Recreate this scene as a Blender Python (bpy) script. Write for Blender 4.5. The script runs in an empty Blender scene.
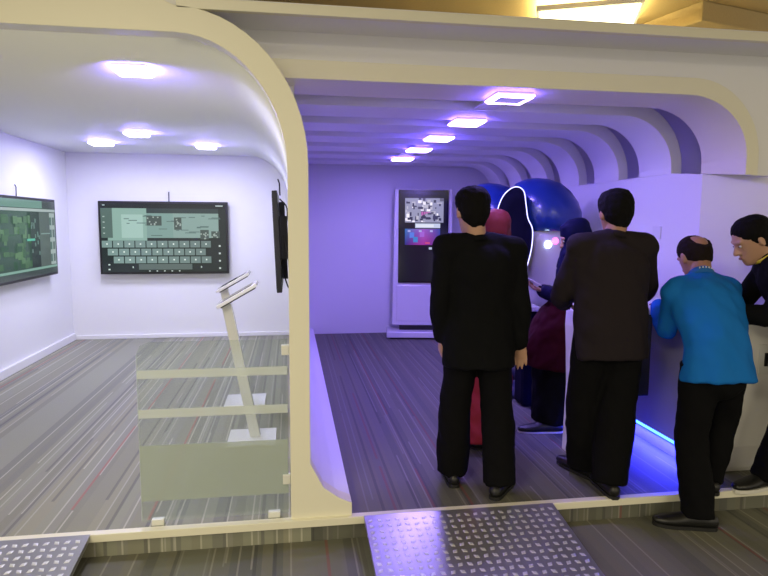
import bpy, bmesh, math, random
from mathutils import Vector, Matrix, noise
random.seed(7)
PI = math.pi
C = bpy.context.scene.collection
sc = bpy.context.scene

# ------------------------------------------------------------------ camera
R = Matrix(((0.98822275, 0.01062351, -0.152653), (-0.15291589, 0.10573971, -0.98256595), (0.00570318, 0.99433709, 0.10611889)))
cam_d = bpy.data.cameras.new('camera')
cam_d.sensor_width = 36; cam_d.lens = 36 * 604 / 768
cam_d.clip_start = 0.05; cam_d.clip_end = 60
cam = bpy.data.objects.new('camera', cam_d); C.objects.link(cam)
m4 = R.to_4x4(); m4.translation = Vector((0, 0, 1.5)); cam.matrix_world = m4
sc.camera = cam

# ------------------------------------------------------------------ world, lights, exposure
sc.view_settings.view_transform = 'Standard'; sc.view_settings.look = 'None'
sc.view_settings.gamma = 1.0; sc.view_settings.use_curve_mapping = False
sc.view_settings.exposure = 0.0
w = bpy.data.worlds.new('hall_air'); sc.world = w; w.use_nodes = True
w.node_tree.nodes['Background'].inputs[0].default_value = (1.0, 0.90, 0.74, 1)
w.node_tree.nodes['Background'].inputs[1].default_value = 0.86

def area(name, loc, rot, sx, sy, col, power):
    l = bpy.data.lights.new(name, 'AREA'); l.shape = 'RECTANGLE'; l.size = sx; l.size_y = sy
    l.color = col; l.energy = power
    o = bpy.data.objects.new(name, l); C.objects.link(o); o.location = loc; o.rotation_euler = rot
    return o
WARM = (1.0, 0.90, 0.62)
area('hall_fluorescent_light', (-2.2, -1.6, 3.0), (0, 0, 0), 1.2, 1.2, WARM, 170)
area('hall_fluorescent_light', (-0.9, 1.1, 3.02), (0, 0, 0), 1.2, 0.6, WARM, 26)
area('hall_fluorescent_light', (3.2, -2.0, 3.0), (0, 0, 0), 1.2, 0.6, WARM, 80)
# the light of the panels set in the left room's ceiling (cool white) and right tunnel (violet)
LROOM = (0.76, 0.76, 1.0)
P_RIGHT = 12.0
P_LEFT = 17.0

# ------------------------------------------------------------------ materials
def new_mat(name):
    m = bpy.data.materials.new(name); m.use_nodes = True
    return m, m.node_tree.nodes, m.node_tree.links, m.node_tree.nodes['Principled BSDF']
def paint(name, col, rough=0.5, metal=0.0, bump=0.0, scale=60, var=0.0, coat=0.0, sheen=0.0, spec=None):
    m, n, l, b = new_mat(name)
    b.inputs['Base Color'].default_value = (*col, 1); b.inputs['Roughness'].default_value = rough
    b.inputs['Metallic'].default_value = metal
    b.inputs['Coat Weight'].default_value = coat
    b.inputs['Sheen Weight'].default_value = sheen
    if spec is not None: b.inputs['Specular IOR Level'].default_value = spec
    tc = n.new('ShaderNodeTexCoord'); nt = n.new('ShaderNodeTexNoise'); nt.inputs['Scale'].default_value = scale
    nt.inputs['Detail'].default_value = 3
    l.new(tc.outputs['Object'], nt.inputs['Vector'])
    if var > 0:
        mx = n.new('ShaderNodeMixRGB'); mx.inputs[1].default_value = (*[c * (1 - var) for c in col], 1)
        mx.inputs[2].default_value = (*[min(1, c * (1 + var)) for c in col], 1)
        l.new(nt.outputs['Fac'], mx.inputs[0]); l.new(mx.outputs[0], b.inputs['Base Color'])
    if bump > 0:
        bp = n.new('ShaderNodeBump'); bp.inputs['Strength'].default_value = bump; bp.inputs['Distance'].default_value = 0.01
        l.new(nt.outputs['Fac'], bp.inputs['Height']); l.new(bp.outputs[0], b.inputs['Normal'])
    return m
def glow(name, col, strength):
    m, n, l, b = new_mat(name)
    b.inputs['Base Color'].default_value = (0.02, 0.02, 0.02, 1)
    b.inputs['Emission Color'].default_value = (*col, 1); b.inputs['Emission Strength'].default_value = strength
    b.inputs['Roughness'].default_value = 0.3
    return m
def vcol_screen(name, strength):
    m, n, l, b = new_mat(name)
    a = n.new('ShaderNodeVertexColor'); a.layer_name = 'Col'
    b.inputs['Base Color'].default_value = (0.01, 0.01, 0.012, 1); b.inputs['Roughness'].default_value = 0.15
    l.new(a.outputs[0], b.inputs['Emission Color']); b.inputs['Emission Strength'].default_value = strength
    return m
def carpet(name, seed=0.0, gain=1.45):
    m, n, l, b = new_mat(name)
    tc = n.new('ShaderNodeTexCoord'); sp = n.new('ShaderNodeSeparateXYZ'); l.new(tc.outputs['Object'], sp.inputs[0])
    def math_(op, a, v=None, v2=None):
        q = n.new('ShaderNodeMath'); q.operation = op
        if isinstance(a, (int, float)): q.inputs[0].default_value = a
        else: l.new(a, q.inputs[0])
        if v is not None:
            if isinstance(v, (int, float)): q.inputs[1].default_value = v
            else: l.new(v, q.inputs[1])
        return q.outputs[0]
    xs = math_('ADD', sp.outputs['X'], 37.3 + seed)
    def cells(width, off):
        q = math_('DIVIDE', math_('ADD', xs, off), width); f = math_('FLOOR', q); fr = math_('FRACT', q)
        wn = n.new('ShaderNodeTexWhiteNoise'); wn.noise_dimensions = '1D'; l.new(f, wn.inputs['W'])
        return wn, fr, f
    wn, fr, f = cells(0.05, 0)
    ramp = n.new('ShaderNodeValToRGB'); ramp.color_ramp.interpolation = 'CONSTANT'
    cols = [(0, (.168, .166, .122)), (.2, (.182, .184, .138)), (.42, (.150, .150, .114)), (.58, (.190, .184, .132)), (.74, (.136, .138, .112)), (.88, (.172, .170, .138))]
    e = ramp.color_ramp.elements
    while len(e) < len(cols): e.new(0.5)
    for i, (p, c) in enumerate(cols): e[i].position = p; e[i].color = (*[k * gain for k in c], 1)
    l.new(wn.outputs['Value'], ramp.inputs[0])
    cur = ramp.outputs[0]
    # thin lines: cream, dark and red, broken along their run
    for (wd, off, thr, lw, col, tw) in ((0.062, .013, .62, .07, (.42, .40, .33), .0), (0.094, .03, .62, .09, (.045, .045, .05), .3), (0.21, .07, .66, .035, (.30, .055, .05), .6), (0.041, .0, .82, .10, (.32, .31, .27), .8)):
        wn2, fr2, f2 = cells(wd, off)
        pick = math_('GREATER_THAN', wn2.outputs['Value'], thr)
        line = math_('LESS_THAN', math_('ABSOLUTE', math_('SUBTRACT', fr2, .5)), lw)
        v = n.new('ShaderNodeCombineXYZ'); l.new(f2, v.inputs[0]); l.new(math_('MULTIPLY', sp.outputs['Y'], .35), v.inputs[1])
        nz = n.new('ShaderNodeTexNoise'); nz.inputs['Scale'].default_value = 1.7; nz.inputs['Detail'].default_value = 1
        l.new(v.outputs[0], nz.inputs['Vector'])
        br = math_('GREATER_THAN', nz.outputs['Fac'], .44)
        fac = math_('MULTIPLY', math_('MULTIPLY', math_('MULTIPLY', pick, line), br), .48)
        mx = n.new('ShaderNodeMixRGB'); l.new(fac, mx.inputs[0]); l.new(cur, mx.inputs[1]); mx.inputs[2].default_value = (*[k * gain for k in col], 1)
        cur = mx.outputs[0]
    l.new(cur, b.inputs['Base Color']); b.inputs['Roughness'].default_value = 0.62; b.inputs['Sheen Weight'].default_value = 0.0
    b.inputs['Specular IOR Level'].default_value = 0.5
    nt = n.new('ShaderNodeTexNoise'); nt.inputs['Scale'].default_value = 400; l.new(tc.outputs['Object'], nt.inputs['Vector'])
    bp = n.new('ShaderNodeBump'); bp.inputs['Strength'].default_value = .25; bp.inputs['Distance'].default_value = .004
    l.new(nt.outputs['Fac'], bp.inputs['Height']); l.new(bp.outputs[0], b.inputs['Normal'])
    return m

M = {}
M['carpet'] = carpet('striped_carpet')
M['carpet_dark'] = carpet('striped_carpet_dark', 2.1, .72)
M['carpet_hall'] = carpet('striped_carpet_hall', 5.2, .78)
M['cream'] = paint('cream_painted_board', (.80, .77, .62), .45, bump=.03, scale=25)
M['white'] = paint('white_painted_wall', (.80, .80, .82), .5, bump=.02, scale=12)
M['ceiling_white'] = paint('ceiling_white', (.93, .95, .92), .6)
M['white_gloss'] = paint('white_gloss_shell', (.82, .81, .80), .22, coat=.3)
M['counter_white'] = paint('counter_white', (.80, .78, .74), .3)
M['counter_grey'] = paint('counter_lilac_grey', (.42, .40, .48), .4)
M['black_plastic'] = paint('black_plastic', (.012, .012, .014), .35)
M['dark_grey'] = paint('dark_grey_metal', (.05, .05, .055), .4, metal=.5)
M['screen_black'] = paint('screen_black_glass', (.006, .006, .008), .12, coat=.5)
M['plate'] = paint('diamond_plate', (.42, .42, .43), .30, metal=.75, bump=.05, scale=220)
M['plate_stud'] = paint('diamond_plate_stud', (.80, .80, .80), .38, metal=.6)
M['alu'] = paint('brushed_aluminium', (.62, .62, .62), .3, metal=1.0)
M['steel_clip'] = paint('pale_clip', (.72, .72, .68), .35)
M['egg_blue'] = paint('egg_blue_gloss', (.006, .030, .22), .28, coat=.25)
M['egg_white'] = paint('egg_white', (.62, .60, .66), .35, bump=.02)
M['egg_dark'] = paint('egg_dark_lining', (.003, .003, .014), .8, spec=.1)
M['wire'] = paint('black_cable', (.01, .01, .01), .5)
M['ceil_tile'] = paint('hall_ceiling_board', (.46, .36, .18), .7, bump=.08, scale=60, var=.10)
M['light_frame'] = paint('light_frame_white', (.75, .75, .78), .4)
M['skin'] = paint('skin_brown', (.36, .185, .11), .5, bump=.02, scale=200)
M['skin_light'] = paint('skin_light_brown', (.46, .26, .17), .5, bump=.02, scale=200)
M['hair'] = paint('black_hair', (.005, .0045, .0045), .85, bump=.5, scale=220, spec=.12)
M['hair_brown'] = paint('dark_brown_hair', (.014, .009, .007), .85, bump=.5, scale=220, spec=.12)
M['suit'] = paint('black_suit_cloth', (.0045, .0048, .0055), .9, bump=.15, scale=300, spec=.1)
M['trouser'] = paint('black_trouser_cloth', (.0042, .0042, .0048), .9, bump=.15, scale=300, spec=.1)
M['brown_shirt'] = paint('dark_brown_shirt', (.018, .0135, .016), .85, bump=.15, scale=200, spec=.12)
M['blue_shirt'] = paint('bright_blue_shirt', (.008, .150, .50), .8, bump=.12, scale=200, spec=.15)
M['blue_collar'] = paint('blue_collar', (.008, .12, .40), .8)
M['leather'] = paint('black_leather', (.008, .008, .008), .4)
M['sole_white'] = paint('white_rubber_sole', (.70, .68, .62), .5)
M['sole_black'] = paint('black_rubber_sole', (.012, .012, .012), .6)
M['cuff'] = paint('white_shirt_cuff', (.7, .7, .7), .6)
M['red_scarf'] = paint('red_headscarf', (.15, .006, .006), .75, bump=.1, scale=120)
M['pink'] = paint('crimson_dress', (.36, .015, .035), .75, bump=.1, scale=120)
M['navy_scarf'] = paint('navy_headscarf', (.004, .005, .035), .75, bump=.1, scale=120, spec=.12)
M['navy'] = paint('navy_sleeves', (.006, .006, .035), .8, bump=.1, scale=120, spec=.12)
M['maroon'] = paint('maroon_tunic', (.045, .003, .007), .8, bump=.1, scale=120, spec=.12)
M['yellow'] = paint('yellow_lanyard', (.65, .52, .04), .5)
M['eye_white'] = paint('eye_white', (.6, .6, .6), .3)
M['eye_dark'] = paint('eye_dark', (.01, .008, .006), .2)
M['lip'] = paint('lip', (.30, .10, .08), .5)
M['cap_blue'] = paint('navy_box', (.012, .012, .05), .4)
M['right_lens'] = glow('violet_panel_lens', (.60, .40, 1.0), 26)
M['right_rim'] = glow('violet_panel_rim', (.10, .05, 1.0), 110)
M['left_lens'] = glow('cool_panel_lens', (.86, .80, 1.0), 26)
M['left_rim'] = glow('violet_panel_rim_left', (.20, .14, 1.0), 170)
M['right_center'] = glow('violet_panel_centre', (.30, .22, .8), .8)
M['fluoro'] = glow('warm_fluorescent', (1.0, .84, .42), 9)
M['led_blue'] = glow('blue_led', (.03, .12, 1.0), 12)
M['led_white'] = glow('white_led', (.50, .48, 1.0), 3.0)
M['egg_lamp'] = glow('egg_lamp', (.55, .75, 1.0), 22)
M['egg_lamp_pink'] = glow('egg_lamp_pink', (1.0, .12, .5), 4)
M['screen'] = vcol_screen('screen_picture', 1.0)
# clear glass of the barrier
def glass(name, col, alpha_mix, rough):
    m, n, l, b = new_mat(name)
    out = n['Material Output']
    tr = n.new('ShaderNodeBsdfTransparent'); tr.inputs[0].default_value = (.93, .96, .94, 1)
    gl = n.new('ShaderNodeBsdfGlossy'); gl.inputs['Roughness'].default_value = rough; gl.inputs[0].default_value = (.9, .9, .9, 1)
    df = n.new('ShaderNodeBsdfDiffuse'); df.inputs[0].default_value = (*col, 1)
    m1 = n.new('ShaderNodeMixShader'); m1.inputs[0].default_value = .05
    l.new(tr.outputs[0], m1.inputs[1]); l.new(gl.outputs[0], m1.inputs[2])
    m2 = n.new('ShaderNodeMixShader'); m2.inputs[0].default_value = alpha_mix
    l.new(m1.outputs[0], m2.inputs[1]); l.new(df.outputs[0], m2.inputs[2])
    l.new(m2.outputs[0], out.inputs[0])
    return m
M['glass'] = glass('clear_glass', (.62, .68, .62), .05, .04)
M['frost'] = glass('frosted_film', (.86, .90, .86), .38, .25)
M['frost_dense'] = glass('frosted_film_dense', (.52, .58, .53), .50, .25)

# ------------------------------------------------------------------ mesh helpers
def link(name, me, parent=None):
    o = bpy.data.objects.new(name, me); C.objects.link(o)
    if parent is not None: o.parent = parent
    return o
def obj(name, bm, m, parent=None, smooth=False, bevel=0):
    me = bpy.data.meshes.new(name)
    bmesh.ops.recalc_face_normals(bm, faces=bm.faces)
    bm.to_mesh(me); bm.free()
    for k in (m if isinstance(m, (list, tuple)) else [m]): me.materials.append(k)
    if smooth:
        for p in me.polygons: p.use_smooth = True
    o = link(name, me, parent)
    if bevel:
        b = o.modifiers.new('bevel', 'BEVEL'); b.width = bevel; b.segments = 2; b.limit_method = 'ANGLE'
    return o
def bx(bm, x0, x1, y0, y1, z0, z1, mi=0):
    vs = [bm.verts.new((x, y, z)) for z in (z0, z1) for y in (y0, y1) for x in (x0, x1)]
    for f in ((0, 1, 3, 2), (4, 6, 7, 5), (0, 4, 5, 1), (2, 3, 7, 6), (0, 2, 6, 4), (1, 5, 7, 3)):
        bm.faces.new([vs[i] for i in f]).material_index = mi
    return vs
def box(name, x0, x1, y0, y1, z0, z1, m, parent=None, bevel=0):
    bm = bmesh.new(); bx(bm, x0, x1, y0, y1, z0, z1); return obj(name, bm, m, parent, bevel=bevel)
def struct(o):
    o['kind'] = 'structure'; return o
def tag(o, label, cat, group=None):
    o['label'] = label; o['category'] = cat
    if group: o['group'] = group
    return o
def thing(name, loc, label, cat, group=None, rz=0):
    o = bpy.data.objects.new(name, None); C.objects.link(o); o.location = loc; o.rotation_euler = (0, 0, rz)
    o.empty_display_size = .1
    return tag(o, label, cat, group)
def extrude_y(bm, prof, y0, y1, closed=True, mi=0):
    a = [bm.verts.new((x, y0, z)) for x, z in prof]; b = [bm.verts.new((x, y1, z)) for x, z in prof]
    n = len(prof); rng = range(n if closed else n - 1)
    for i in rng:
        j = (i + 1) % n; bm.faces.new((a[i], a[j], b[j], b[i])).material_index = mi
    return a, b
def band(bm, inner, outer, y0, y1):
    """solid strip between two polylines of equal length in the XZ plane"""
    n = len(inner)
    V = [[bm.verts.new((p[0], y, p[1])) for p in pl] for y in (y0, y1) for pl in (inner, outer)]
    i0, o0, i1, o1 = V
    for k in range(n - 1):
        bm.faces.new((i0[k], i0[k + 1], o0[k + 1], o0[k])); bm.faces.new((i1[k], o1[k], o1[k + 1], i1[k + 1]))
        bm.faces.new((i0[k], i1[k], i1[k + 1], i0[k + 1])); bm.faces.new((o0[k], o0[k + 1], o1[k + 1], o1[k]))
    bm.faces.new((i0[0], o0[0], o1[0], i1[0])); bm.faces.new((i0[-1], i1[-1], o1[-1], o0[-1]))
def arc(cx, cz, rx, rz, a0, a1, n=14):
    return [(cx + rx * math.cos(math.radians(a0 + (a1 - a0) * i / n)), cz + rz * math.sin(math.radians(a0 + (a1 - a0) * i / n))) for i in range(n + 1)]
def catmull(pts, sub):
    if len(pts) < 3 or sub <= 1: return [Vector(p) for p in pts]
    P = [Vector(p) for p in pts]; P = [2 * P[0] - P[1]] + P + [2 * P[-1] - P[-2]]
    out = []
    for i in range(1, len(P) - 2):
        for k in range(sub):
            t = k / sub; a, b, c, d = P[i - 1], P[i], P[i + 1], P[i + 2]
            out.append(.5 * ((2 * b) + (c - a) * t + (2 * a - 5 * b + 4 * c - d) * t * t + (3 * b - a - 3 * c + d) * t ** 3))
    out.append(P[-2]); return out
def tube(bm, pts, rad, side=(1, 0, 0), n=14, sub=1, cap=True, mi=0):
    """rings along a path; rad = list of r or (r_side, r_other)"""
    rr = [Vector((r, r, 0)) if isinstance(r, (int, float)) else Vector((r[0], r[1], 0)) for r in rad]
    if len(rr) == 1: rr = rr * len(pts)
    P = catmull(pts, sub); Q = catmull(rr, sub) if len(pts) > 2 else rr
    if cap:
        t0 = (P[0] - P[1]).normalized(); t1 = (P[-1] - P[-2]).normalized()
        h0 = min(Q[0][0], Q[0][1]); h1 = min(Q[-1][0], Q[-1][1])
        pre = [(P[0] + t0 * h0 * math.sin(a), Q[0] * math.cos(a)) for a in (1.45, 1.1, .6)]
        post = [(P[-1] + t1 * h1 * math.sin(a), Q[-1] * math.cos(a)) for a in (.6, 1.1, 1.45)]
        P = [p for p, _ in pre] + P + [p for p, _ in post]; Q = [q for _, q in pre] + Q + [q for _, q in post]
    s0 = Vector(side); rings = []
    for i, p in enumerate(P):
        t = (P[min(i + 1, len(P) - 1)] - P[max(i - 1, 0)]).normalized()
        s = s0 - t * s0.dot(t)
        if s.length < 1e-4: s = t.orthogonal()
        s.normalize(); u = t.cross(s); s0 = s
        rings.append([bm.verts.new(p + s * Q[i][0] * math.cos(2 * PI * k / n) + u * Q[i][1] * math.sin(2 * PI * k / n)) for k in range(n)])
    for a, b in zip(rings, rings[1:]):
        for k in range(n):
            bm.faces.new((a[k], a[(k + 1) % n], b[(k + 1) % n], b[k])).material_index = mi
    bm.faces.new(list(reversed(rings[0]))).material_index = mi; bm.faces.new(rings[-1]).material_index = mi
    return rings
def ellipsoid(bm, c, r, nu=20, nv=12, rot=None):
    c = Vector(c); rings = []
    for j in range(1, nv):
        ph = PI * j / nv
        ring = []
        for i in range(nu):
            th = 2 * PI * i / nu
            v = Vector((r[0] * math.sin(ph) * math.cos(th), r[1] * math.sin(ph) * math.sin(th), r[2] * math.cos(ph)))
            if rot: v = rot @ v
            ring.append(bm.verts.new(c + v))
        rings.append(ring)
    t = Vector((0, 0, r[2])); b = Vector((0, 0, -r[2]))
    if rot: t = rot @ t; b = rot @ b
    top = bm.verts.new(c + t); bot = bm.verts.new(c + b)
    for i in range(nu):
        j = (i + 1) % nu
        bm.faces.new((top, rings[0][i], rings[0][j])); bm.faces.new((bot, rings[-1][j], rings[-1][i]))
        for a, q in zip(rings, rings[1:]): bm.faces.new((a[i], q[i], q[j], a[j]))
def lathe(bm, prof, c=(0, 0), n=32, z0=0):
    rings = [[bm.verts.new((c[0] + r * math.cos(2 * PI * k / n), c[1] + r * math.sin(2 * PI * k / n), z0 + z)) for k in range(n)] for r, z in prof]
    for a, b in zip(rings, rings[1:]):
        for k in range(n): bm.faces.new((a[k], a[(k + 1) % n], b[(k + 1) % n], b[k]))
    bm.faces.new(list(reversed(rings[0]))); bm.faces.new(rings[-1])
def remeshed(name, bm, m, parent, voxel, smooth_it=6, fold=0.0, fold_scale=6.0, seed=0, colors=None):
    me = bpy.data.meshes.new(name + '_raw'); bmesh.ops.recalc_face_normals(bm, faces=bm.faces); bm.to_mesh(me); bm.free()
    t = bpy.data.objects.new(name + '_raw', me); C.objects.link(t)
    r = t.modifiers.new('r', 'REMESH'); r.mode = 'VOXEL'; r.voxel_size = voxel; r.use_smooth_shade = True
    s = t.modifiers.new('s', 'SMOOTH'); s.factor = .5; s.iterations = smooth_it
    dg = bpy.context.evaluated_depsgraph_get(); dg.update()
    me2 = bpy.data.meshes.new_from_object(t.evaluated_get(dg)); me2.name = name
    bpy.data.objects.remove(t); bpy.data.meshes.remove(me)
    if fold > 0:
        nv = [v.normal.copy() for v in me2.vertices]
        for v, nn in zip(me2.vertices, nv):
            p = Vector((v.co.x * fold_scale + seed, v.co.y * fold_scale, v.co.z * fold_scale * .8 + v.co.x * fold_scale * .5))
            q = noise.noise(p) + .5 * noise.noise(p * 2.1 + Vector((3, 1, 2)))
            v.co += nn * fold * q
    me2.materials.clear(); me2.materials.append(m)
    for p in me2.polygons: p.use_smooth = True
    return link(name, me2, parent)

# ------------------------------------------------------------------ structure
YB = 8.15
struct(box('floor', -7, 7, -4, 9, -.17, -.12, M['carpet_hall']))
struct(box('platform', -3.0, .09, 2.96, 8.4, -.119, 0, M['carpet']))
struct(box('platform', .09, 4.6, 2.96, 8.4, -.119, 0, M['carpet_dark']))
bm = bmesh.new(); bx(bm, -3.0, 4.6, 2.94, 2.985, -.036, .004); struct(obj('trim_1', bm, M['cream'], bevel=.003))
struct(box('wall_back', -2.9, 3.2, YB, YB + .1, 0, 2.7, M['white']))
struct(box('wall_left', -2.9, -2.75, 2.98, YB, 0, 2.6, M['white']))
struct(box('baseboard_left', -2.75, -2.715, 3.08, YB - .03, 0, .085, M['white'], bevel=.004))
struct(box('baseboard_back', -2.75, -.02, YB - .03, YB, 0, .05, M['white'], bevel=.004))

# left room's vault: ceiling curving down into the divider wall
CE = (-.51, 1.75)
inner = [(-.01, .0), (-.01, 1.2)] + arc(CE[0], CE[1], .5, .61, 0, 90)
vault_in = inner + [(-2.8, 2.36)]
vault_out = [(.0, 0), (.0, 1.2)] + arc(CE[0], CE[1], .56, .68, 0, 90) + [(-2.8, 2.44)]
bm = bmesh.new(); band(bm, vault_in, vault_out, 3.06, YB); struct(obj('ceiling', bm, M['ceiling_white'], smooth=False))
for p in bpy.data.objects['ceiling'].data.polygons: p.use_smooth = abs(p.normal.y) < .5
# the cream arch plate on the front of the left room, with the flared foot
TOP = 2.515
ip = [(-.01, 0), (-.01, .08), (-.01, .16), (-.01, .22), (-.01, .29), (-.01, 1.2)] + arc(CE[0], CE[1], .5, .61, 0, 90)
op = [(.30, 0), (.30, .07), (.235, .10), (.155, .16), (.09, .29), (.09, 1.2)] + arc(-.51, 1.78, .6, .70, 0, 90)
n_arc = 15
ip2 = ip + [(-.60, 2.36), (-2.45, 2.36)] + arc(-2.45, 1.86, .28, .5, 90, 180, 8) + [(-2.73, 0)]
op2 = op + [(-.60, TOP), (-2.45, TOP)] + [(-2.6, TOP)] * 2 + [(-3.0, TOP)] * 7 + [(-3.0, 0)]
bm = bmesh.new(); band(bm, ip2, op2, 2.965, 3.06)
struct(obj('wall_front', bm, M['cream'], bevel=.003))
# divider wall as seen from the tunnel: plain upright, hollow curve down to the floor
prof = [(0.0, 0), (0.0, 1.8), (.088, 1.8), (.088, .29), (.105, .22), (.155, .155), (.22, .10), (.298, .07), (.298, 0)]
bm = bmesh.new(); a, b = extrude_y(bm, prof, 3.062, YB); bm.faces.new(a); bm.faces.new(list(reversed(b)))
struct(obj('wall_middle', bm, M['white']))
struct(box('wall_middle_upper', 0.0, .03, 3.45, YB, 1.8, 2.49, M['white']))

# canopy over the front: cream edge band and lilac soffit
bm = bmesh.new(); bx(bm, -.50, 4.6, 2.965, 3.0, 2.468, TOP); struct(obj('trim_2', bm, M['cream'], bevel=.003))
struct(box('canopy', -3.0, 4.6, 3.0, 8.3, 2.49, 2.53, M['white']))
# panel behind the tunnel's first rib, above and to the right of it
hole = [(-.35, 2.33)] + [(2.32, 2.33)] + arc(2.32, 1.9, .43, .43, 90, 0) + [(2.75, 1.80)]
rim = [(-.35, 2.49), (2.32, 2.49)] + [(2.32 + 2.2 * min(1, i / 7), 2.49) for i in range(8)] + [(4.52, 2.49 - .55 * i / 7) for i in range(1, 8)] + [(4.52, 1.80)]
bm = bmesh.new(); band(bm, hole, rim, 3.30, 3.35); struct(obj('wall_above', bm, M['white']))
# the seven ribs of the tunnel
def rib(k):
    y0 = 3.26 + .69 * k
    zb = 1.80 if k == 0 else 1.86
    xl = -.13 if k == 0 else .03
    xo = 0.02 if k == 0 else 0.0
    inn = [(xl, 2.246), (2.28, 2.246)] + arc(2.28, 1.9, .37 + xo, .346, 90, 0) + [(2.65 + xo, zb)]
    out = [(xl, 2.342), (2.31, 2.342)] + arc(2.31, 1.9, .42 + xo, .442, 90, 0) + [(2.73 + xo, zb)]
    bm = bmesh.new(); band(bm, inn, out, y0, y0 + .40)
    for v in bm.verts:
        if k == 0 and v.co.z < 1.81 and v.co.y > y0 + .2: v.co.z = 1.836
    o = obj('ceiling_rib', bm, M['cream'] if k == 0 else M['white'], bevel=.002)
    for p in o.data.polygons: p.use_smooth = abs(p.normal.y) < .5 and abs(p.normal.x) > .02 and abs(p.normal.z) > .02
    return struct(o)
for k in range(7): rib(k)
struct(box('trim_3', 1.20, 1.34, 3.30, 7.8, 2.250, 2.262, M['white']))
# side wall below the ribs and its return to the right
bm = bmesh.new()
pl = [(2.655, YB, 1.862), (2.655, 3.95, 1.862), (2.655, 3.62, 1.83), (2.93, 3.235, 1.797), (3.15, 3.235, 1.797), (3.15, 3.95, 1.862), (3.15, YB, 1.862)]
lo = [bm.verts.new((x, y, 0)) for x, y, z in pl]; hi = [bm.verts.new(p) for p in pl]
for i in range(len(pl)): j = (i + 1) % len(pl); bm.faces.new((lo[i], lo[j], hi[j], hi[i]))
bm.faces.new(hi); bm.faces.new(list(reversed(lo))); struct(obj('wall_right', bm, M['white']))
struct(box('wall_right_front', 3.15, 4.6, 3.28, 3.36, 0, 1.81, M['white']))
struct(box('wall_right_upper', 3.1, 3.15, 3.36, YB, 1.862, 2.49, M['white']))

# exhibition hall ceiling with its boards
def hall_ceiling():
    o = struct(box('ceiling_hall', -7, 8, -4, 12, 3.30, 3.34, M['ceil_tile']))
    bm = bmesh.new(); bx(bm, -.03, .03, -1.6, 1.9, -.012, 0)
    t = obj('trim_4', bm, M['dark_grey']); t.location = (2.95, 5.3, 3.298); t.rotation_euler = (0, 0, math.radians(-28)); struct(t)
    bm = bmesh.new(); bx(bm, 0, 4.5, 0, 1.6, -.16, 0)
    t = obj('trim_5', bm, M['ceil_tile'], bevel=.01); t.location = (3.30, 4.62, 3.30); t.rotation_euler = (0, 0, math.radians(14)); struct(t)
hall_ceiling()

# ------------------------------------------------------------------ hall fluorescent fitting above the canopy
fl = thing('fluorescent_light', (2.46, 4.92, 3.21), 'bright warm fluorescent ceiling fitting above the canopy of the booth', 'ceiling light', rz=math.radians(-24))
bm = bmesh.new()
bx(bm, -.40, .40, -.37, -.35, -.03, .01); bx(bm, -.40, .40, .35, .37, -.03, .01); bx(bm, -.40, -.38, -.35, .35, -.03, .01); bx(bm, .38, .40, -.35, .35, -.03, .01)
obj('frame', bm, M['light_frame'], fl)
for i in range(3):
    bm = bmesh.new(); tube(bm, [(-.36, -.22 + .22 * i, -.012), (.36, -.22 + .22 * i, -.012)], [.020], side=(0, 0, 1), n=10)
    obj('tube_lamp', bm, M['fluoro'], fl, smooth=True)
box('diffuser', -.37, .37, -.34, .34, -.045, -.036, M['fluoro'], fl)
l = area('lamp', (0, 0, .03), (PI, 0, 0), .8, .7, (1, .78, .34), 32); l.parent = fl

# ------------------------------------------------------------------ ceiling lights
def panel_light(loc, s, lens, rim, label, group, ring=False, col=(1, 1, 1), power=5, rz=0):
    t = thing('ceiling_light', loc, label, 'ceiling light', group, rz)
    h = s / 2
    box('housing', -h, h, -h, h, -.026, 0, M['light_frame'], t, bevel=.002)
    bm = bmesh.new(); g = h + .004
    for a in ((-g, g, -g, -h), (-g, g, h, g), (-g, -h, -h, h), (h, g, -h, h)): bx(bm, a[0], a[1], a[2], a[3], -.024, -.016)
    obj('edge_glow', bm, M[rim], t)
    if ring:
        bm = bmesh.new(); r = h - .022; q = h - .003
        for a in ((-q, q, -q, -r), (-q, q, r, q), (-q, -r, -r, r), (r, q, -r, r)): bx(bm, a[0], a[1], a[2], a[3], -.032, -.026)
        obj('lens', bm, M[lens], t)
        box('centre_panel', -r, r, -r, r, -.030, -.027, M['right_center'], t)
    else:
        box('lens', -h + .006, h - .006, -h + .006, h - .006, -.032, -.026, M[lens], t)
    l = area('lamp', (0, 0, -.036), (0, 0, 0), s * .9, s * .9, col, power); l.parent = t
    return t
VIO = (.29, .21, 1.0)
words = ['nearest in the right tunnel, lit as a square ring', 'second nearest in the right tunnel, behind the ring-shaped one',
         'middle one of the row of five in the right tunnel', 'second farthest in the right tunnel', 'farthest in the right tunnel, nearest the tall kiosk']
for i, y in enumerate([3.46, 4.32, 5.16, 5.98, 6.86]):
    panel_light((1.27, y, 2.246), .215, 'right_lens', 'right_rim', 'square violet ceiling light, ' + words[i], 'violet lights in the right tunnel', ring=(i == 0), col=VIO, power=P_RIGHT * (1.3 if i == 0 else 1))
lw = [('large', 'nearest of the left room, alone at the front'), ('middle', 'in the left room, centre of the back three'), ('left', 'in the left room, leftmost of the back three'), ('right', 'in the left room, rightmost of the back three')]
for (x, y, s), (_, t_) in zip([(-.86, 3.66, .185), (-1.45, 6.24, .19), (-2.01, 7.05, .20), (-.92, 7.13, .195)], lw):
    panel_light((x, y, 2.358), s, 'left_lens', 'left_rim', 'square white ceiling light ' + t_, 'white lights in the left room', col=LROOM, power=P_LEFT)

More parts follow.
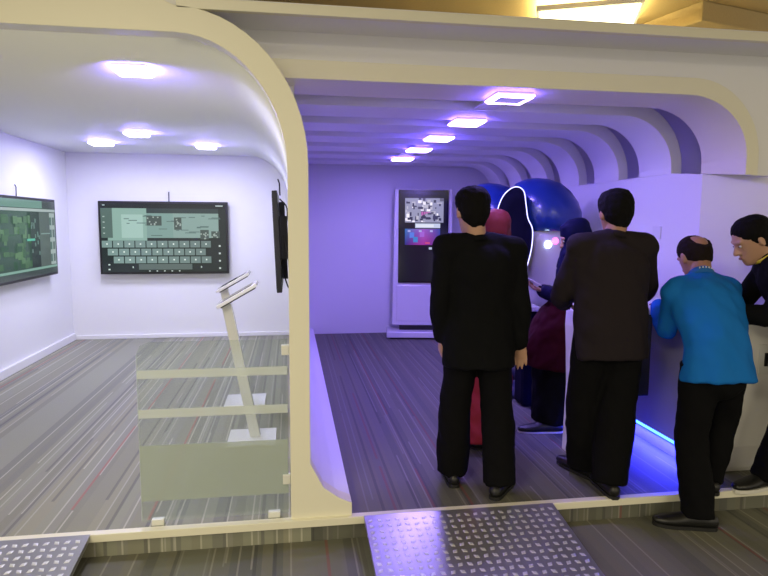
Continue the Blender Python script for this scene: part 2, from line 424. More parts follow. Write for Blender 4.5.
# ------------------------------------------------------------------ screens
def picture(name, rects, W, Hh, parent, axis='front', off=0.0):
    """rects (u0,v0,u1,v1,(r,g,b)) on a W x Hh sheet, v upward; later rects lie in front"""
    bm = bmesh.new(); cl = bm.loops.layers.float_color.new('Col')
    for i, (u0, v0, u1, v1, c) in enumerate(rects):
        d = -.0002 * i
        vs = [bm.verts.new(((u - .5) * W, d, (v - .5) * Hh)) for u, v in ((u0, v0), (u1, v0), (u1, v1), (u0, v1))]
        f = bm.faces.new(vs)
        cs = c if isinstance(c[0], (tuple, list)) else [c] * 4
        for lp, cc in zip(f.loops, cs): lp[cl] = (*cc, 1)
    me = bpy.data.meshes.new(name); bm.to_mesh(me); bm.free(); me.materials.append(M['screen'])
    o = link(name, me, parent); o.location = (0, off, 0); return o
def tv(loc, rz, W, Hh, label, rects):
    t = thing('wall_display', loc, label, 'display', 'large wall displays', rz)   # faces local -Y
    box('bezel', -W / 2, W / 2, -.045, 0, -Hh / 2, Hh / 2, M['black_plastic'], t, bevel=.006)
    bz = .028
    box('screen_glass', -W / 2 + bz, W / 2 - bz, -.047, -.044, -Hh / 2 + bz, Hh / 2 - bz, M['screen_black'], t)
    if rects: picture('screen_picture', rects, W - 2 * bz, Hh - 2 * bz, t, off=-.0475)
    bm = bmesh.new(); bx(bm, -W * .22, -W * .17, 0, .05, -Hh * .4, Hh * .4); bx(bm, W * .17, W * .22, 0, .05, -Hh * .4, Hh * .4); bx(bm, -W * .3, W * .3, .03, .05, -.12, .12)
    obj('wall_bracket', bm, M['dark_grey'], t)
    bm = bmesh.new(); tube(bm, [(.05, .04, Hh / 2 - .05), (.05, .035, Hh / 2 + .10), (.05, .045, Hh / 2 + .12)], [.006], n=8)
    obj('cable', bm, M['wire'], t, smooth=True)
    return t
def keyboard_rects():
    r = []; g1 = (.13, .19, .17); r.append((0, 0, 1, 1, (.012, .022, .020)))
    r.append((.05, .46, .36, .93, (.26, .42, .36))); r.append((.36, .50, .66, .86, (.20, .33, .30))); r.append((.57, .50, .94, .86, (.24, .36, .33)))
    r.append((.16, .50, .33, .84, (.36, .54, .48))); r.append((.36, .86, .94, .93, (.03, .05, .05))); r.append((.0, .93, 1, 1, (.01, .015, .015)))
    r.append((.0, .5, .09, .93, (.09, .15, .13)))
    random.seed(3)
    for i in range(26):
        u = .17 + random.random() * .74; v = .52 + random.random() * .3
        r.append((u, v, u + .02 + random.random() * .08, v + .012, (.10, .17, .16)))
    for (u0, v0, u1, v1) in ((.36, .68, .48, .82), (.58, .62, .64, .80), (.79, .48, .86, .62), (.88, .50, .95, .60)):
        r.append((u0, v0, u1, v1, (.06, .09, .08)))
        for i in range(8):
            u = u0 + random.random() * (u1 - u0) * .8; v = v0 + random.random() * (v1 - v0) * .8
            r.append((u, v, u + .012, v + .02, (.32, .40, .36)))
    for row, (u0, n_) in enumerate(((.0, 10), (.045, 9), (.09, 9))):
        v0 = .36 - row * .115
        for k in range(n_ + (1 if row == 0 else 0)):
            a = u0 + .003 + k * .088
            if a > .86: break
            lit = .55 - .035 * k
            c = (.20 * lit + .09, .34 * lit + .12, .30 * lit + .12)
            r.append((a, v0, a + .080, v0 + .098, c)); r.append((a + .035, v0 + .04, a + .046, v0 + .062, (.75, .85, .8)))
    r.append((.29, .035, .72, .12, (.10, .14, .13)))
    for k in range(4): r.append((.94, .04 + .11 * k, .955, .065 + .11 * k, (.6, .7, .66)))
    for k in range(5): r.append((.37 + .06 * k, .008, .382 + .06 * k, .022, (.6, .7, .66)))
    for k in range(2): r.append((.05, .03 + .07 * k, .065, .05 + .07 * k, (.6, .7, .66)))
    for k in range(2): r.append((.24 + .55 * k, .06, .25 + .55 * k, .085, (.5, .6, .56)))
    for k in range(4): r.append((.02, .56 + .08 * k, .035, .575 + .08 * k, (.4, .5, .46)))
    r.append((.02, .965, .04, .98, (.4, .5, .5))); r.append((.92, .965, .98, .98, (.5, .6, .6)))
    return r
tv((-1.578, YB - .055, 1.302), 0, 1.575, .92, 'large black wall display on the back wall showing an on-screen keyboard', keyboard_rects())
def map_rects():
    r = [(0, 0, 1, 1, (.05, .09, .075)), (0, .9, .78, 1, (.16, .30, .25)), (.78, .90, 1, 1, (.06, .08, .08)), (0, .855, 1, .89, (.38, .45, .44)), (0, .08, 1, .11, (.22, .38, .32)), (0, .0, 1, .07, (.05, .07, .07))]
    r += [(.87, .12, .985, .84, (.34, .42, .40))]
    random.seed(5)
    for k in range(4): r.append((.885, .16 + .17 * k, .925, .27 + .17 * k, (.08, .15, .13))); r.append((.94, .16 + .17 * k, .975, .27 + .17 * k, (.09, .14, .13)))
    for i in range(60):
        u = random.random() * .55; v = .12 + random.random() * .6; s = random.random()
        r.append((u, v, u + .03 + .07 * random.random(), v + .02 + .09 * random.random(), (.03 + .08 * s, .08 + .13 * s, .05 + .06 * s)))
    r.append((.56, .12, .70, .85, (.02, .03, .03))); r.append((.70, .12, .87, .85, (.09, .12, .11)))
    r.append((.50, .47, .62, .50, (.10, .45, .33))); r.append((.72, .55, .87, .565, (.2, .3, .28)))
    for i in range(14):
        u = .56 + random.random() * .13; v = .16 + random.random() * .6
        r.append((u, v, u + .02, v + .05, (.10, .17, .15)))
    return r
tv((-2.75 + .058, 6.61, 1.325), PI / 2, 1.66, .845, 'large black wall display on the left wall, cut by the photo edge', map_rects())
# the one seen edge on, hung on the divider wall
t = thing('wall_display', (-.088, 5.66, 1.34), 'black wall display seen edge on beside the cream pillar', 'display', 'large wall displays', -PI / 2)
box('bezel', -.50, .50, -.045, 0, -.43, .43, M['black_plastic'], t, bevel=.006)
box('screen_glass', -.47, .47, -.047, -.044, -.40, .40, M['screen_black'], t)
t.rotation_euler = (math.radians(2.2), 0, -PI / 2)
bm = bmesh.new(); bx(bm, -.22, .22, 0, .07, -.16, .22); bx(bm, -.3, -.26, 0, .05, -.38, .36); obj('wall_bracket', bm, M['dark_grey'], t)
bm = bmesh.new(); tube(bm, [(.3, .02, .40), (.32, .02, .50), (.33, .01, .53)], [.006], n=8); obj('cable', bm, M['wire'], t, smooth=True)
for q in ([(.40, .03, .05), (.42, .065, -.15), (.38, .06, -.40), (.3, .02, -.30)], [(.42, .02, .36), (.38, .075, .28), (.42, .06, .1)]):
    bm = bmesh.new(); tube(bm, q, [.006], n=8, sub=5); obj('cable', bm, M['wire'], t, smooth=True)

# ------------------------------------------------------------------ tall kiosk
def kiosk():
    t = thing('digital_kiosk', (1.73, 7.83, 0), 'tall white digital kiosk with portrait screen against the back wall', 'kiosk', rz=math.radians(-9))
    box('base', -.47, .47, -.26, .20, .02, .10, M['white_gloss'], t, bevel=.012)
    box('plinth', -.42, .42, -.22, .17, 0, .022, M['black_plastic'], t)
    bm = bmesh.new()
    p = [(-.35, .10), (.35, .10), (.35, .17), (-.35, .17)]
    vs = bx(bm, -.40, .40, -.10, .12, .16, 1.95)
    for v in vs:
        if v.co.z > 1: v.co.x *= .93
    obj('cabinet', bm, M['white_gloss'], t, bevel=.02)
    box('shadow_gap', -.30, .30, -.09, .11, .098, .162, M['black_plastic'], t)
    box('door', -.34, .34, -.112, -.098, .22, .70, M['white_gloss'], t, bevel=.006)
    box('screen_glass', -.325, .325, -.125, -.098, .73, 1.935, M['screen_black'], t, bevel=.006)
    W, Hh = .60, 1.16
    r = [(0, 0, 1, 1, (.006, .006, .012))]
    r += [(.10, .66, .93, .93, (.30, .30, .46))]
    random.seed(11)
    for i in range(70):
        u = .10 + random.random() * .76; v = .66 + random.random() * .24; s = random.choice([.03, .05, .9, .5, .12]); 
        r.append((u, v, min(.93, u + .02 + random.random() * .09), min(.93, v + .01 + random.random() * .035), (s, s * .95, min(1, s * 1.1 + .05))))
    for i in range(5): r.append((.45 + .05 * i, .74 + .01 * i, .49 + .05 * i, .78, (.5, .12, .45)))
    r += [(.32, .60, .86, .65, (.55, .60, .80)), (.34, .61, .72, .64, (.75, .78, .9))]
    r += [(.10, .41, .5, .59, ((.02, .02, .22), (.35, .03, .30), (.30, .10, .55), (.03, .16, .50))), (.5, .41, .86, .59, ((.35, .03, .30), (.02, .03, .25), (.03, .06, .35), (.30, .10, .55)))]
    r += [(.20, .49, .30, .55, (.10, .20, .75)), (.28, .44, .38, .50, (.05, .22, .60)), (.42, .50, .52, .56, (.35, .12, .65)), (.54, .425, .64, .44, (.65, .08, .20)), (.62, .36, .72, .385, (.45, .5, .7))]
    for i in range(3): r.append((.16 + .24 * i, .555, .22 + .24 * i, .575, (.4, .4, .8)))
    picture('screen_picture', r, W, Hh, t, off=-.1262).location.z = 1.33
    bm = bmesh.new(); tube(bm, [(.36, -.02, 1.0), (.36, -.02, 1.9)], [.012], n=8); obj('side_trim', bm, M['alu'], t, smooth=True)
kiosk()

# ------------------------------------------------------------------ tablet stands in the left room
def stand(loc, label, w_):
    t = thing('tablet_stand', loc, label, 'stand', 'white tablet stands')
    box('base', -.165, .165, -.19, .15, 0, .014, M['white_gloss'], t, bevel=.004)
    bm = bmesh.new()
    lo = [(-.015, -.035), (.055, -.035), (.055, .03), (-.015, .03)]; hi = [(-.195, -.028), (-.13, -.028), (-.13, .024), (-.195, .024)]
    a = [bm.verts.new((x, y, .014)) for x, y in lo]; b = [bm.verts.new((x, y, .97)) for x, y in hi]
    for i in range(4): bm.faces.new((a[i], a[(i + 1) % 4], b[(i + 1) % 4], b[i]))
    bm.faces.new(list(reversed(a))); bm.faces.new(b)
    obj('post', bm, M['white_gloss'], t, bevel=.004)
    ang = math.radians(-30)
    bm = bmesh.new(); bx(bm, -.150, .150, -w_, w_, 0, .024)
    o = obj('tablet_tray', bm, M['white_gloss'], t, bevel=.004); o.location = (-.075, 0, 1.005); o.rotation_euler = (0, ang, 0)
    bm = bmesh.new(); bx(bm, -.13, .13, -w_ + .02, w_ - .02, -.008, 0)
    o2 = obj('underside_plate', bm, M['dark_grey'], t); o2.location = (-.075, 0, 1.005); o2.rotation_euler = (0, ang, 0)
    bm = bmesh.new(); bx(bm, -.11, .12, -w_ + .03, w_ - .03, .024, .027)
    o2 = obj('tablet_screen', bm, M['screen_black'], t); o2.location = (-.075, 0, 1.005); o2.rotation_euler = (0, ang, 0)
stand((-.275, 4.20, 0), 'leaning white tablet stand behind the glass barrier, the nearer of the two', .13)
stand((-.385, 5.12, 0), 'leaning white tablet stand behind the glass barrier, the farther of the two', .13)

# ------------------------------------------------------------------ glass barrier
def barrier():
    t = thing('glass_barrier', (-.375, 3.01, 0), 'low clear glass barrier with frosted bands beside the cream pillar', 'barrier')
    x0, x1 = -.365, .355
    bm = bmesh.new()
    pr = [(x0, .02), (x1, .02), (x1, .925), (x0 + .06, .925), (x0 + .018, .907), (x0, .865)]
    a, b = extrude_y(bm, pr, -.004, .004); bm.faces.new(a); bm.faces.new(list(reversed(b)))
    obj('pane', bm, M['glass'], t)
    for z0, z1, mm in ((.745, .787, 'frost'), (.548, .592, 'frost'), (.125, .41, 'frost_dense')):
        box('frosted_band', x0 + .002, x1 - .002, -.0062, -.0045, z0, z1, M[mm], t)
    bm = bmesh.new(); bx(bm, x0 - .002, x0, -.005, .005, .02, .865); obj('edge_strip', bm, M['frost'], t)
    for x in (x0 + .075, x1 - .075): box('floor_clip', x - .03, x + .03, -.016, .016, 0, .032, M['steel_clip'], t, bevel=.003)
    for z in (.87, .20): box('pillar_clip', x1 - .03, x1 + .008, -.016, .016, z - .025, z + .025, M['steel_clip'], t, bevel=.003)
barrier()

# ------------------------------------------------------------------ diamond plate ramps
def ramp(x0, x1, yt, yb, label):
    xc = (x0 + x1) / 2
    t = thing('metal_ramp', (xc, yb, -.12), label, 'ramp', 'diamond plate ramps')
    L = math.hypot(yt - yb, .117); ang = math.atan2(.117, yt - yb); wd = (x1 - x0) / 2
    bm = bmesh.new(); bx(bm, -wd, wd, 0, L, 0, .004)
    bx(bm, -wd, -wd + .004, 0, L, -.02, 0); bx(bm, wd - .004, wd, 0, L, -.02, 0)
    o = obj('plate', bm, M['plate'], t); o.location = (0, 0, .004); o.rotation_euler = (ang, 0, 0)
    bm = bmesh.new(); p = .046; nx = int(2 * wd / p); ny = int(L / p)
    for i in range(nx):
        for j in range(ny):
            cx = -wd + p * (i + .5) + .004; cy = p * (j + .5)
            tilt = 1 if (i + j) % 2 else -1
            a = math.radians(45 * tilt); ux, uy = math.cos(a), math.sin(a)
            Lh, Wh = .0185, .0125
            pts = [(Lh, 0), (0, Wh), (-Lh, 0), (0, -Wh)]
            lo = [bm.verts.new((cx + ux * q - uy * r_, cy + uy * q + ux * r_, .004)) for q, r_ in pts]
            hi = [bm.verts.new((cx + (ux * q - uy * r_) * .55, cy + (uy * q + ux * r_) * .55, .0066)) for q, r_ in pts]
            bm.faces.new(hi)
            for k in range(4): bm.faces.new((lo[k], lo[(k + 1) % 4], hi[(k + 1) % 4], hi[k]))
    o = obj('tread_pattern', bm, M['plate_stud'], t); o.location = (0, 0, .004); o.rotation_euler = (ang, 0, 0)
    for x in (-wd, wd - .01):
        bm = bmesh.new(); bx(bm, x, x + .01, .02, L - .02, -.004, .0005)
        o = obj('edge_strip', bm, M['alu'], t); o.location = (0, 0, .004); o.rotation_euler = (ang, 0, 0)
ramp(.36, 1.385, 2.945, 2.10, 'diamond plate metal ramp in front of the right tunnel, reflecting violet light')
ramp(-2.0, -.965, 2.945, 2.10, 'pale diamond plate metal ramp at the lower left corner, before the left room')

# ------------------------------------------------------------------ wall outlet
t = tag(box('wall_outlet', 2.647, 2.655, 4.03, 4.13, 1.40, 1.49, M['light_frame'], bevel=.002), 'small pale square wall outlet on the violet-lit side wall', 'outlet')

# ------------------------------------------------------------------ egg shaped simulators
def egg(cx, cy, label, lamp):
    t = thing('egg_simulator', (cx, cy, 0), label, 'simulator', 'egg shaped simulators')
    def shell(prof, ry=1.0):
        bm = bmesh.new(); rings = []
        n = 36
        for r, z, dx in prof: rings.append([bm.verts.new((dx + r * math.cos(2 * PI * k / n), ry * r * math.sin(2 * PI * k / n), z)) for k in range(n)])
        for a, b in zip(rings, rings[1:]):
            for k in range(n): bm.faces.new((a[k], a[(k + 1) % n], b[(k + 1) % n], b[k]))
        bm.faces.new(list(reversed(rings[0]))); bm.faces.new(rings[-1]); return bm
    hood = [(.24, 1.445, .0), (.30, 1.45, .02), (.325, 1.52, .02), (.325, 1.60, .015), (.305, 1.69, .0), (.26, 1.78, -.02), (.19, 1.85, -.035), (.10, 1.885, -.045), (.02, 1.895, -.05)]
    obj('hood', shell(hood), M['egg_blue'], t, smooth=True)
    body = [(.14, .50, .0), (.20, .58, 0), (.245, .75, 0), (.27, .95, 0), (.28, 1.15, 0), (.275, 1.35, 0), (.265, 1.50, 0)]
    obj('shell', shell(body), M['egg_white'], t, smooth=True)
    ped = [(.30, 0, 0), (.30, .05, 0), (.20, .08, 0), (.13, .14, 0), (.12, .42, 0), (.20, .52, 0), (.16, .56, 0)]
    obj('pedestal', shell(ped), M['cap_blue'], t, smooth=True)
    return t
E1 = egg(2.15, 5.0, 'blue hooded egg simulator with a white glowing loop and a round lamp on its shell', True)
E2 = egg(1.97, 5.72, 'blue hooded egg simulator mostly hidden behind the head of the suited man', False)
loop = [(.0, 1.05), (-.02, 1.25), (-.05, 1.45), (-.03, 1.62), (.02, 1.74), (.10, 1.80), (.165, 1.77), (.185, 1.66), (.20, 1.55), (.235, 1.46), (.23, 1.32), (.20, 1.18), (.165, 1.08), (.08, .98)]
LX = -.455
P3 = [Vector((LX + x * 1.0, -.30 - .30 * (x - .05) + .06 * (z - 1.4), z)) for x, z in loop]
P3c = catmull(P3 + [P3[0]], 5)
bm = bmesh.new(); tube(bm, P3c, [.0038], n=8, side=(0, 1, 0)); obj('light_loop', bm, M['led_white'], E1, smooth=True)
bm = bmesh.new(); ring = [bm.verts.new(p) for p in P3c[:-1]]; cen = sum((p for p in P3c), Vector()) / len(P3c)
back = [bm.verts.new(cen + (v.co - cen) * .8 + Vector((.12, .22, 0))) for v in ring]
mid = [bm.verts.new(cen + (v.co - cen) * .7 + Vector((.05, .06, 0))) for v in ring]
for i in range(len(ring)):
    j = (i + 1) % len(ring); bm.faces.new((ring[i], ring[j], back[j], back[i])); bm.faces.new((ring[j], ring[i], mid[i], mid[j]))
bm.faces.new(mid); bm.faces.new(list(reversed(back)))
obj('seat_opening', bm, M['egg_dark'], E1, smooth=True)
bm = bmesh.new(); ellipsoid(bm, (-.045, -.268, 1.335), (.030, .018, .030)); obj('round_lamp', bm, M['egg_lamp'], E1, smooth=True)
bm = bmesh.new(); ellipsoid(bm, (.015, -.272, 1.365), (.028, .015, .028)); obj('pink_lamp', bm, M['egg_lamp_pink'], E1, smooth=True)
box('foot_rest', -.27, -.15, -.42, -.20, .80, .84, M['white_gloss'], E1, bevel=.008)
bm = bmesh.new(); bx(bm, -.28, -.02, -.40, -.18, .0, .80); obj('seat_block', bm, M['egg_dark'], E1, bevel=.04)
pl = area('egg_lamp_light', (-.03, -.34, 1.33), (math.radians(-80), 0, 0), .05, .05, (.7, .6, 1.0), .8); pl.parent = E1

# ------------------------------------------------------------------ counter
def counter():
    t = thing('exhibit_counter', (2.45, 3.5, 0), 'white curved exhibit counter the men lean on, lit blue along its foot', 'counter')
    def at(x, y): return (x - 2.45, y - 3.5)
    bm = bmesh.new()
    pts = [(1.80, 3.46), (1.84, 3.42), (2.10, 3.38), (2.36, 3.30), (2.50, 3.16), (2.60, 3.11), (3.30, 3.10), (3.34, 3.13), (3.34, 3.215), (2.84, 3.215), (2.645, 3.56), (2.645, 4.20), (2.38, 4.20), (2.34, 4.00), (1.86, 3.72), (1.80, 3.68)]
    lo = [bm.verts.new((*at(*p), .955)) for p in pts]; hi = [bm.verts.new((*at(*p), .99)) for p in pts]
    bm.faces.new(hi); bm.faces.new(list(reversed(lo)))
    for i in range(len(pts)): j = (i + 1) % len(pts); bm.faces.new((lo[i], lo[j], hi[j], hi[i]))
    obj('top', bm, M['counter_white'], t, bevel=.008)
    prf = [(0, 0), (.045, 0), (.045, .955), (-.005, .955), (-.01, .85), (.0, .7), (.012, .45), (.005, .2)]
    bm = bmesh.new(); a, b = extrude_y(bm, [(x + 1.79 - 2.45, z) for x, z in prf], -.02, .20); bm.faces.new(a); bm.faces.new(list(reversed(b)))
    obj('end_panel', bm, M['counter_white'], t, bevel=.006)
    bm = bmesh.new()
    prf = [(0.055, .0), (.04, .03), (.02, .09), (.0, .18), (.0, .955), (.070, .955), (.070, 0)]
    x0, x1 = 2.56 - 2.45, 3.30 - 2.45
    A = [bm.verts.new((x0, -.36 + y, z)) for y, z in prf]; B = [bm.verts.new((x1, -.36 + y, z)) for y, z in prf]
    for i in range(len(prf)): j = (i + 1) % len(prf); bm.faces.new((A[i], A[j], B[j], B[i]))
    bm.faces.new(A); bm.faces.new(list(reversed(B)))
    obj('body', bm, M['counter_white'], t, bevel=.01)
    bm = bmesh.new(); bx(bm, -.03, .19, -.24, .60, .12, .955); obj('wing', bm, M['counter_grey'], t, bevel=.006)
    bm = bmesh.new(); bx(bm, .0, .19, -.20, .56, .0, .12); obj('kick_board', bm, M['counter_grey'], t)
    bm = bmesh.new(); tube(bm, [(-.02, -.22, .110), (-.02, .58, .110)], [.011], n=8); obj('led_strip', bm, M['led_blue'], t, smooth=True)
    l = area('led_light', (-.03, .18, .095), (0, math.radians(30), 0), .03, .8, (.03, .03, 1.0), 22); l.parent = t
    bm = bmesh.new(); bx(bm, 2.74 - 2.45, 2.83 - 2.45, -.366, -.358, .62, .80); obj('socket_plate', bm, M['steel_clip'], t, bevel=.003)
    bm = bmesh.new(); bx(bm, 2.775 - 2.45, 2.795 - 2.45, -.374, -.364, .67, .75); obj('switch', bm, M['black_plastic'], t)
    return t
counter()
tag(box('computer_case', 2.10, 2.24, 3.44, 3.70, .42, .953, M['cap_blue'], bevel=.008), 'dark navy computer case hanging under the counter top', 'computer')

# ------------------------------------------------------------------ people
def head_rings(bm, c, rot, s=1.0, off=0.0, yb=0.0):
    """egg shaped head, local +Y = face, origin at mid height"""
    prof = [  # z, half width, front, back, yc
        (-.118, .020, .070, -.010), (-.108, .040, .088, .010), (-.085, .052, .093, .045), (-.055, .060, .092, .072), (-.02, .069, .090, .088),
        (.015, .074, .092, .097), (.045, .076, .090, .100), (.075, .071, .078, .093), (.098, .056, .055, .073), (.112, .034, .030, .045), (.118, .010, .010, .015)]
    rings = []; n = 24
    for z, wd, fr, bk in prof:
        ring = []
        for k in range(n):
            a = 2 * PI * k / n; x = (wd + off) * math.cos(a)
            y = math.sin(a); y = y * (fr + off) if y > 0 else y * (bk + off)
            zz = z * (1 + off / .118) if abs(z) > .1 else z * (1 + off / .118)
            ring.append(bm.verts.new(c + rot @ (Vector((x, y + yb, zz)) * s)))
        rings.append(ring)
    for a, b in zip(rings, rings[1:]):
        for k in range(n): bm.faces.new((a[k], a[(k + 1) % n], b[(k + 1) % n], b[k]))
    bm.faces.new(list(reversed(rings[0]))); bm.faces.new(rings[-1])
def add_hand(bm, wrist, d, nrm, side, curl=.5, s=1.0):
    """palm and five fingers. d = finger direction, nrm = palm-facing normal, side = direction of the thumb"""
    d = Vector(d).normalized(); nrm = Vector(nrm); nrm = (nrm - d * nrm.dot(d)).normalized()
    sd = d.cross(nrm).normalized()
    if sd.dot(Vector(side)) < 0: sd = -sd
    wq = Vector(wrist)
    tube(bm, [wq - d * .02, wq + d * .035 * s, wq + d * .085 * s], [(.026 * s, .019 * s), (.037 * s, .016 * s), (.040 * s, .013 * s)], side=sd, n=12)
    def rot(v, a): # bend towards the palm
        return v * math.cos(a) + nrm * math.sin(a)
    L = [.070, .078, .072, .056]
    for k in range(4):
        base = wq + d * (.080 - (.006 if k in (0, 3) else 0)) * s + sd * (.030 - .020 * k) * s
        spread = sd * (.06 - .04 * k)
        pts = [base]; a = curl * .35; p = base.copy()
        for q, fr in enumerate((.45, .32, .27)):
            dd = (rot(d, a) + spread).normalized(); p = p + dd * L[k] * fr * s; pts.append(p.copy()); a += curl * (.75 if q == 0 else .6)
        tube(bm, pts, [.0092 * s, .0088 * s, .0080 * s, .0068 * s], side=sd, n=8)
    b0 = wq + d * .020 * s + sd * .024 * s; d1 = (d * .7 + sd * .75 + nrm * .25).normalized(); d2 = (d * .9 + sd * .30 + nrm * .4).normalized()
    tube(bm, [b0, b0 + d1 * .036 * s, b0 + d1 * .036 * s + d2 * .032 * s, b0 + d1 * .036 * s + d2 * .056 * s], [.014 * s, .0115 * s, .0098 * s, .0075 * s], side=nrm, n=8)

DEF = dict(pelvis=(0, 0, .93), waist=(0, .01, 1.07), chest=(0, .0, 1.27), neck=(0, -.01, 1.44), head=(0, .02, 1.602), head_rot=(0, 0, 0),
           hipL=(-.09, 0, .90), hipR=(.09, 0, .90), kneeL=(-.10, .02, .49), kneeR=(.10, .02, .49), ankL=(-.10, 0, .085), ankR=(.10, 0, .085),
           toeL=(-.25, 1), toeR=(.25, 1), shL=(-.175, -.01, 1.395), shR=(.175, -.01, 1.395), elL=(-.225, -.03, 1.12), elR=(.225, -.03, 1.12),
           wrL=(-.235, .04, .87), wrR=(.235, .04, .87), hdL=(0, .15, -1), hdR=(0, .15, -1), pnL=(1, 0, 0), pnR=(-1, 0, 0), thL=(0, 1, 0), thR=(0, 1, 0), curl=.5)
def torso(bm, P, off=0.0, w=1.0, low=True, fl=0.0, lowz=None):
    axis = (P['shR'] - P['shL']).normalized(); hax = (P['hipR'] - P['hipL']).normalized(); ax = (axis + hax).normalized()
    dn = (P['pelvis'] - P['waist']).normalized()
    pts = [P['pelvis'] + dn * .03, P['pelvis'], P['waist'], P['chest'], P['chest'].lerp(P['neck'], .62), P['neck']]
    rad = [(.120, .070), (.150 * (.5 + w / 2), .100), (.148 * w, .108), (.170 * w, .122), (.155 * w, .098), (.070, .066)]
    rad = [(a + off + (.018 if off > 0 and i < 2 else 0), b + off + (.018 if off > 0 and i < 2 else 0)) for i, (a, b) in enumerate(rad[:-1])] + [(rad[-1][0] + off * .5, rad[-1][1] + off * .5)]
    if lowz is not None: pts[0] = P['pelvis'] + dn * lowz; rad[0] = (rad[1][0] + fl, rad[1][1] + fl)
    tube(bm, pts, rad, side=ax, n=24, sub=4, cap=(lowz is None))
    for s_ in ('L', 'R'):  # shoulder slope
        tube(bm, [P['neck'] + (P['neck'] - P['chest']).normalized() * .015, P['neck'].lerp(P['sh' + s_], .55) + Vector((0, 0, -.008)), P['sh' + s_]], [(.050 + off * .6, .045 + off * .6), (.058 + off, .055 + off), (.062 + off, .060 + off)], side=(0, 1, 0), n=14, sub=3)
def arm(bm, P, s_, off=0.0, end=1.0, skin=False):
    a, b, c = P['sh' + s_], P['el' + s_], P['wr' + s_]; c2 = b.lerp(c, end)
    tube(bm, [a, a.lerp(b, .5), b, b.lerp(c2, .5), c2], [.055 + off, .046 + off, .040 + off, .037 + off * 1.1, .026 + off * 1.25], side=(1, 0, 0) if abs((a - b).normalized().x) < .8 else (0, 1, 0), n=14, sub=3)
def leg(bm, P, s_, off=0.0, wide=0.0):
    a, b, c = P['hip' + s_], P['knee' + s_], P['ank' + s_]
    tube(bm, [a + Vector((0, 0, .03)), a.lerp(b, .4), b, b.lerp(c, .45), c], [.088 + off, .078 + off, .056 + off + wide * .5, .052 + off + wide, .038 + off + wide], side=(1, 0, 0), n=16, sub=3)
def shoe(parent, P, s_, z, mat, solemat, s=1.0, name='shoe'):
    c = P['ank' + s_]; d = Vector((*P['toe' + s_], 0)).normalized(); sd = Vector((d.y, -d.x, 0))
    g = Vector((c.x, c.y, c.z - .085))
    bm = bmesh.new()
    pts = [g + d * q + Vector((0, 0, h)) for q, h in ((-.070, .045), (-.02, .05), (.05, .050), (.11, .042), (.17, .036), (.210, .032))]
    tube(bm, pts, [(.036, .038), (.042, .044), (.046, .042), (.051, .034), (.048, .027), (.034, .022)], side=sd, n=16, sub=3)
    tube(bm, [g + Vector((0, 0, .05)) - d * .012, g + Vector((0, 0, .10)) - d * .008], [(.036, .040), (.036, .040)], side=sd, n=14, cap=False)
    sh = remeshed(name, bm, mat, parent, .008, 4)
    bm = bmesh.new(); out = []
    for q, wv in ((-.098, .012), (-.085, .030), (-.04, .038), (.04, .040), (.11, .048), (.17, .044), (.21, .030), (.228, .012)): out.append((q, wv))
    top = [g + d * q + sd * wv for q, wv in out] + [g + d * q - sd * wv for q, wv in reversed(out)]
    lo = [bm.verts.new(p + Vector((0, 0, .001))) for p in top]; hi = [bm.verts.new(p + Vector((0, 0, .020))) for p in top]
    bm.faces.new(hi); bm.faces.new(list(reversed(lo)))
    for i in range(len(top)): j = (i + 1) % len(top); bm.faces.new((lo[i], lo[j], hi[j], hi[i]))
    obj('sole', bm, solemat, sh)
    return sh
